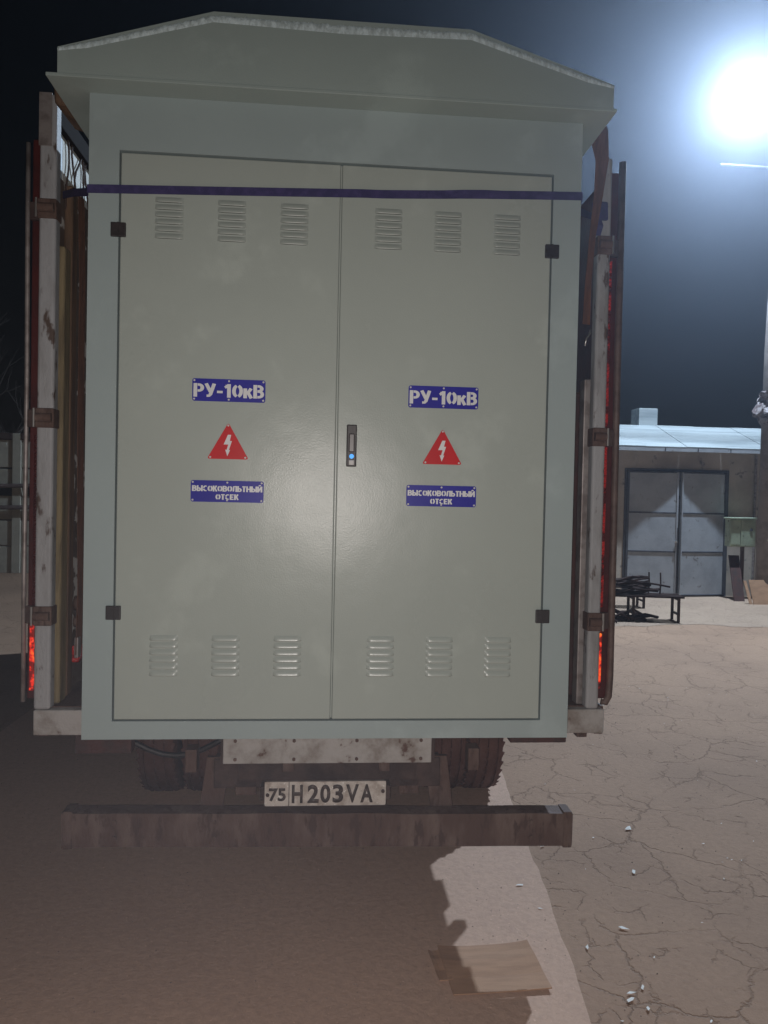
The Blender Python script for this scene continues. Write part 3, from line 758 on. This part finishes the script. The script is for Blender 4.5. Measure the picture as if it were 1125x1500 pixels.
gro = bpy.data.objects.new('grit', gme); link(gro); tag(gro, 'loose brown grit strewn over the yard around the truck', 'grit', kind='stuff')

# ================================================================== warehouse
WY = 12.2
M_WALL = mat('stained_plaster', (0.50, 0.44, 0.375), 0.9, c2=(0.38, 0.33, 0.28), scale=1.3, c3=(0.16, 0.15, 0.145), scale3=4, lo3=.6, hi3=.7, bump=.4, bscale=25)
M_ROOF = mat('pale_roof_sheet', (0.28, 0.31, 0.32), 0.6, c2=(0.16, 0.185, 0.195), scale=1.5, lo=.42, hi=.66, stretch=(.25, 3, 3))
M_GATE = mat('grey_gate_paint', (0.40, 0.425, 0.46), 0.6, c2=(0.33, 0.35, 0.385), scale=2.5, c3=(0.20, 0.19, 0.19), scale3=7, lo3=.62, hi3=.7, bump=.2, bscale=20)
M_GATEF = mat('dark_gate_steel', (0.07, 0.075, 0.09), 0.6, c2=(0.05, 0.05, 0.06), scale=10)
wh = thing('garage_building', (7.0, 14, 0), 'low pale garage with bright sheet roof and grey double gate at right', 'building')
GX0, GX1, GZ = 6.235, 8.40, 2.62
for x0, x1, z0, z1 in ((3.2, GX0 - .05, 0, 3.05), (GX1 + .05, 9.9, 0, 3.05), (GX0 - .05, GX1 + .05, GZ + .05, 3.05)):
    box('wall', M_WALL, wh, x0, x1, WY, WY + .3, z0, z1)
box('wall', M_WALL, wh, 9.6, 9.9, WY + .301, 16.5, 0, 3.05)
box('wall', M_WALL, wh, 3.2, 9.599, 16.2, 16.5, 0, 3.3)
for x0, x1, z0, z1 in ((GX0 - .05, GX0, 0, GZ + .049), (GX1, GX1 + .05, 0, GZ + .049), (GX0, GX1, GZ, GZ + .049)):
    box('gate_frame', M_GATEF, wh, x0, x1, WY - .02, WY + .12, z0, z1, .004)
# roof: separate sheets sloping up to the back
YE = 11.905
nsh = 8; sx0, sx1 = 3.0, 10.0
for k in range(nsh):
    a = sx0 + (sx1 - sx0) * k / nsh; b = sx0 + (sx1 - sx0) * (k + 1) / nsh - .006
    bm = bmesh.new()
    prism(bm, [(YE, 3.10), (YE, 3.118), (13.4, 3.70), (16.6, 3.40), (16.6, 3.36), (13.4, 3.66)], a, b)
    for v in bm.verts: v.co = Vector((v.co.y, v.co.x, v.co.z - .0))
    if k % 2: bmesh.ops.translate(bm, verts=bm.verts, vec=(0, 0, .006))
    bmesh.ops.recalc_face_normals(bm, faces=bm.faces)
    obj('roof_sheet', bm, M_ROOF, wh)
fa = box('eave_fascia', M_GATE, wh, sx0, sx1, YE + .002, YE + .03, 3.02, 3.0985)
for x in (6.9, 7.6, 8.3, 5.9): box('fascia_bracket', M_GATEF, fa, x, x + .02, YE - .01, YE + .0015, 3.02, 3.095)
bm = bmesh.new(); bx(bm, 7.02, 7.46, 13.5, 13.95, 3.4, 4.10, .01); obj('chimney', bm, M_ROOF, wh)
# gate leaves: they bow outwards where they meet
ang = math.atan2(.15, 1.08)
def leaf(xh, s):
    em = thing_part('gate_leaf', wh, (xh, WY - .01, 0))
    em.rotation_euler = (0, 0, -s * ang)
    Wd = 1.058 if s > 0 else 1.072
    def lb(nm, m, u0, u1, y0, y1, z0, z1, bev=.003):
        bm = bmesh.new(); bx(bm, min(s * u0, s * u1), max(s * u0, s * u1), y0, y1, z0, z1, bev)
        xs = [v.co for v in bm.verts]; c = Vector([(min(q[i] for q in xs) + max(q[i] for q in xs)) / 2 for i in range(3)])
        bmesh.ops.translate(bm, verts=bm.verts, vec=-c)
        me = bpy.data.meshes.new(nm); bm.to_mesh(me); bm.free(); me.materials.append(m)
        o = bpy.data.objects.new(nm, me); COL.objects.link(o); o.parent = em; o.location = c
    for z0, z1 in ((.05, .93), (.95, 1.74), (1.76, 2.58)):
        lb('panel', M_GATE, .05, Wd - .04, -.012, 0.008, z0, z1, .002)
    lb('stile', M_GATEF, 0.002, .049, -.03, .03, .03, 2.60); lb('stile', M_GATE, Wd - .039, Wd, -.03, .03, .03, 2.60)
    for z in (.94, 1.75): lb('rail', M_GATEF, .0505, Wd - .0405, -.022, .010, z - .016, z + .016)
    lb('rail', M_GATEF, .0505, Wd - .0405, -.03, .01, .03, .049); lb('rail', M_GATEF, .0505, Wd - .0405, -.03, .01, 2.581, 2.60)
    if s > 0: lb('latch', M_STEEL, Wd - .06, Wd - .012, -.06, -.031, 1.13, 1.17); lb('bolt_rod', M_GATEF, Wd - .012, Wd - .002, -.05, -.031, .06, 1.45)
    else: lb('cover_strip', M_GATE, Wd - .02, Wd + .0, -.045, -.031, .03, 2.60)
leaf(GX0, 1); leaf(GX1, -1)
box('downpipe', M_GALV, wh, 9.0, 9.04, WY - .06, WY - .02, .1, 3.0, .01)

# ---- meter box on a post beside the gate
mb = thing('meter_box', (8.55, 11.85, 0), 'dented pale green metal meter box beside the garage gate', 'meter box')
M_GREEN = mat('pale_green_enamel', (0.42, 0.50, 0.37), 0.55, c2=(0.32, 0.38, 0.28), scale=5, c3=(.10, .09, .07), scale3=12, lo3=.62, hi3=.68)
box('case', M_GREEN, mb, 8.25, 8.80, 11.74, 11.94, 1.09, 1.655, .01)
box('lid', M_GREEN, mb, 8.22, 8.83, 11.69, 11.945, 1.656, 1.69, .006)
box('door', M_GREEN, mb, 8.265, 8.465, 11.720, 11.739, 1.13, 1.635, .005)
box('door', M_GREEN, mb, 8.48, 8.785, 11.715, 11.739, 1.11, 1.645, .005)
bm = bmesh.new(); cyl(bm, (8.69, 11.708, 1.44), (0, 1, 0), .028, .012, 12); obj('lock_plate', bm, M_GATEF, mb)
box('post', M_RUST, mb, 8.55, 8.61, 11.80, 11.86, 0, 1.089, .004)
bd = thing('dark_board', (8.36, 11.5, 0), 'dark brown board leaning under the green meter box', 'board')
bm = bmesh.new(); bx(bm, 8.22, 8.44, 11.44, 11.47, 0, .90, .004)
for v in bm.verts: v.co.y += v.co.z * .5; v.co.x += v.co.z * .12
obj('board', bm, M_BROWN, bd)
cs = thing('cardboard_box_panel', (8.6, 11.1, 0), 'tan cardboard panel leaning at the foot of the concrete pole', 'cardboard')
bm = bmesh.new(); bx(bm, 8.36, 9.1, 11.0, 11.012, 0.002, .47)
for v in bm.verts: v.co.y += (v.co.z) * .35; v.co.x -= (v.co.z) * .05
obj('panel', bm, M_CARD, cs)
bm = bmesh.new(); bx(bm, 8.29, 8.352, 11.02, 11.032, 0.002, .45)
for v in bm.verts: v.co.y += v.co.z * .38; v.co.x -= v.co.z * .10
obj('flap', bm, M_CARD, cs)

# ---- concrete pole with rag, crossarm; floodlight
po = thing('lamp_pole', (8.68, 11.3, 0), 'concrete lamp pole at the right edge with torn wrapping', 'pole')
M_POLE = mat('pole_concrete', (0.24, 0.205, 0.19), 0.9, c2=(0.17, 0.145, 0.135), scale=4, bump=.4, bscale=30)
bm = bmesh.new(); tube(bm, [(8.74, 11.3, 0), (8.77, 11.3, 5), (8.92, 11.3, 10.6)], [.17, .15, .12], 16); obj('shaft', bm, M_POLE, po, True)
bm = bmesh.new(); bx(bm, 7.52, 8.9, 11.19, 11.22, 8.575, 8.605, .004); obj('crossarm', bm, M_BLACK, po)
bm = bmesh.new(); tube(bm, [(8.70, 11.3, 9.9), (8.4, 11.15, 9.95), (8.05, 11.02, 9.93)], .035, 10); obj('lamp_arm', bm, M_GALV, po, True)
bm = bmesh.new()
bmesh.ops.create_uvsphere(bm, u_segments=24, v_segments=16, radius=1)
for v in bm.verts:
    v.co = Vector((8.68 + v.co.x * .17, 11.28 + v.co.y * .2, 3.86 + v.co.z * .27)); 
rough_up(bm, .16, 6, 1.3); rough_up(bm, .07, 17, 4.1); rough_up(bm, .03, 40, 2.1)
obj('torn_wrapping', bm, mat('grubby_wrapping', (0.25, 0.22, 0.22), 0.8, c2=(.10, .07, .07), scale=6, lo=.45, hi=.55), po)
LP = Vector((7.93, 10.93, 9.80))
fd = thing('floodlight', LP, 'dazzling white floodlight mounted high on the pole', 'floodlight')
aim = (Vector((2.5, 2.0, 0.0)) - LP).normalized()
Q = aim.to_track_quat('-Z', 'Y')
def headbox(nm, m, sx, sy, z0, z1, bev):
    bm = bmesh.new(); bx(bm, -sx, sx, -sy, sy, z0, z1, bev)
    for v in bm.verts: v.co = Q @ v.co + LP
    return obj(nm, bm, m, fd)
headbox('housing', M_GATEF, .22, .19, .03, .12, .01)
headbox('lens', emit('floodlight_lens', (0.86, 0.93, 1.0), 60), .20, .17, .0, .028, .004)
for k in range(5):
    bm = bmesh.new(); bx(bm, -.20 + k * .095, -.19 + k * .095, -.17, .17, .1205, .17)
    for v in bm.verts: v.co = Q @ v.co + LP
    obj('cooling_fin', bm, M_GATEF, fd)
ld = bpy.data.lights.new('floodlight_beam', 'SPOT'); ld.energy = 8200; ld.color = (0.66, 0.82, 1.0); ld.shadow_soft_size = .10
ld.spot_size = math.radians(168); ld.spot_blend = 0.25
lo_ = bpy.data.objects.new('floodlight_beam', ld); COL.objects.link(lo_); lo_.parent = fd
lo_.location = aim * .03; lo_.rotation_euler = Q.to_euler()

# ---- steel benches with scrap bars
def bench(c, ang, ln_, wd, ht, label):
    t = thing('metal_bench', (c[0], c[1], 0), label, 'bench', 'low steel benches in front of the garage')
    ca, sa = math.cos(ang), math.sin(ang)
    def lb(nm, u0, u1, v0, v1, z0, z1, m=M_DARK):
        bm = bmesh.new(); bx(bm, u0, u1, v0, v1, z0, z1, .003)
        for v in bm.verts: v.co = Vector((c[0] + ca * v.co.x - sa * v.co.y, c[1] + sa * v.co.x + ca * v.co.y, v.co.z))
        obj(nm, bm, m, t)
    npk = 4
    for k in range(npk):
        a = -wd / 2 + wd * k / npk
        lb('slat', -ln_ / 2, ln_ / 2, a, a + wd / npk - .02, ht - .03, ht + .004 * (k % 2), M_SCRAP)
    for u in (-ln_ / 2 + .06, 0, ln_ / 2 - .10):
        for v in (-wd / 2 + .02, wd / 2 - .06): lb('leg', u, u + .04, v, v + .04, 0, ht - .071)
        lb('end_rail', u, u + .04, -wd / 2 + .061, wd / 2 - .061, .12, .15)
        lb('end_rail', u, u + .04, -wd / 2 + .02, wd / 2 - .02, ht - .070, ht - .0305)
    return t
bench((5.05, 9.12), math.radians(-9), 1.65, .42, .43, 'low steel bench piled with rusty scrap, nearer of the two')
bench((5.1, 10.6), math.radians(-4), 1.7, .42, .43, 'low steel bench behind the scrap pile, farther of the two')
for k in range(17):
    a = math.radians(random.uniform(-28, 18)); L_ = random.uniform(.5, 1.15); cx = 4.95 + random.uniform(-.15, .22); cy = 9.15 + random.uniform(-.12, .12)
    z = .452 + .015 * k
    bm = bmesh.new(); d = Vector((math.cos(a), math.sin(a), random.uniform(-.04, .10)))
    pts = [Vector((cx, cy, z)) + d * L_ * (i / 6 - .5) + Vector((0, 0, .025 * math.sin(i * 1.1 + k))) for i in range(7)]
    tube(bm, pts, random.uniform(.012, .026), 6)
    tag(obj('scrap_bar', bm, M_SCRAP, None), 'rusty bent scrap bar heaped on the nearer steel bench', 'scrap bar', 'scrap bars heaped on the bench')
for k, (x, y) in enumerate(((5.36, 9.1), (5.52, 9.02))):
    bm = bmesh.new(); tube(bm, [(x, y, .44), (x + .01, y, .62), (x, y, .80)], .014, 6)
    tag(obj('upright_bar', bm, M_DARK, None), 'short dark steel bar standing upright on the nearer bench, %s of two' % ('left' if k == 0 else 'right'), 'steel bar')
# rusty offcuts under the bench
for k in range(22):
    bm = bmesh.new(); x = random.uniform(4.2, 5.5); y = random.uniform(8.75, 9.5); a = random.uniform(-.5, .5); L_ = random.uniform(.2, .6)
    tube(bm, [(x - L_ / 2 * math.cos(a), y - L_ / 2 * math.sin(a), .03 + .02 * (k % 3)), (x, y, .05 + .03 * (k % 4)), (x + L_ / 2 * math.cos(a), y + L_ / 2 * math.sin(a), .025)], .022, 6)
    tag(obj('rusty_offcut', bm, M_SCRAP, None), 'rusty steel offcut lying under the nearer bench', 'scrap', 'rusty offcuts under the bench')

# ================================================================== left side of the yard
M_CONC = mat('pale_fence_concrete', (0.46, 0.43, 0.35), 0.9, c2=(0.36, 0.33, 0.27), scale=2, bump=.3, bscale=20)
fe = thing('concrete_fence', (-10, 15.2, 0), 'pale concrete panel fence with dark rails at the far left', 'fence')
FYA = 15.0
for i in range(5):
    x0 = -17.2 + 2.5 * i
    if x0 > -5.5: continue
    for z0, z1 in ((0, .62), (.65, 1.22), (1.25, 1.80), (2.02, 2.42), (2.46, 3.10)):
        bm = bmesh.new(); bx(bm, x0 + .11, x0 + 2.39, FYA, FYA + .12, z0, z1, .01); obj('panel', bm, M_CONC, fe)
    box('post', M_CONC, fe, x0 - .10, x0 + .10, FYA - .03, FYA + .16, 0, 3.25, .012)
    box('coping', M_DARK, fe, x0 + .101, x0 + 2.399, FYA - .04, FYA + .16, 3.105, 3.26, .01)
for z in (1.45, 1.95):
    bm = bmesh.new(); tube(bm, [(-17.2, FYA - .10, z - .1), (-11, FYA - .10, z), (-5.6, FYA - .10, z + .12)], .05, 8); obj('pipe_rail', bm, M_DARK, fe, True)
# bare tree behind the fence
tr = thing('bare_tree', (-8.9, 17.2, 0), 'bare leafless tree behind the concrete fence at left', 'tree')
M_BARK = mat('bark', (0.10, 0.08, 0.07), 0.9, c2=(.06, .05, .045), scale=8, bump=.5, bscale=30)
tb = bmesh.new(); cb_ = bmesh.new()
def branch(bm, p, d, L_, r, dep):
    pts = [p]; q = p.copy(); dd = d.copy()
    for i in range(5):
        dd = (dd + Vector((random.uniform(-.2, .2), random.uniform(-.2, .2), random.uniform(-.05, .15)))).normalized()
        q = q + dd * L_ / 5; pts.append(q.copy())
    tube(bm, pts, [r * (1 - .13 * i) for i in range(6)], 6 if dep < 2 else 4)
    if dep < 4:
        for k in range(4 if dep < 2 else 3):
            i = random.randint(2, 5); nd = (dd + Vector((random.uniform(-1, 1), random.uniform(-1, 1), random.uniform(-.1, .7)))).normalized()
            branch(cb_, pts[i], nd, L_ * random.uniform(.5, .75), r * .45, dep + 1)
random.seed(21)
branch(tb, Vector((-8.9, 17.2, 0)), Vector((.05, 0, 1)), 3.4, .17, 0)
obj('trunk', tb, M_BARK, tr, True); obj('crown', cb_, M_BARK, tr, True)

# ================================================================== the misty air
bm = bmesh.new(); bx(bm, -115, 115, -115, 115, -1, 11.2)
hz = obj('haze', bm, None); tag(hz, kind='stuff')
hm = bpy.data.materials.new('mist'); hm.use_nodes = True
n = hm.node_tree; n.nodes.remove(n.nodes['Principled BSDF'])
pv = n.nodes.new('ShaderNodeVolumePrincipled'); pv.inputs['Color'].default_value = (.70, .80, 1.0, 1)
pv.inputs['Density'].default_value = 0.0038; pv.inputs['Anisotropy'].default_value = 0.80
n.links.new(pv.outputs[0], n.nodes['Material Output'].inputs['Volume'])
hz.data.materials.append(hm)
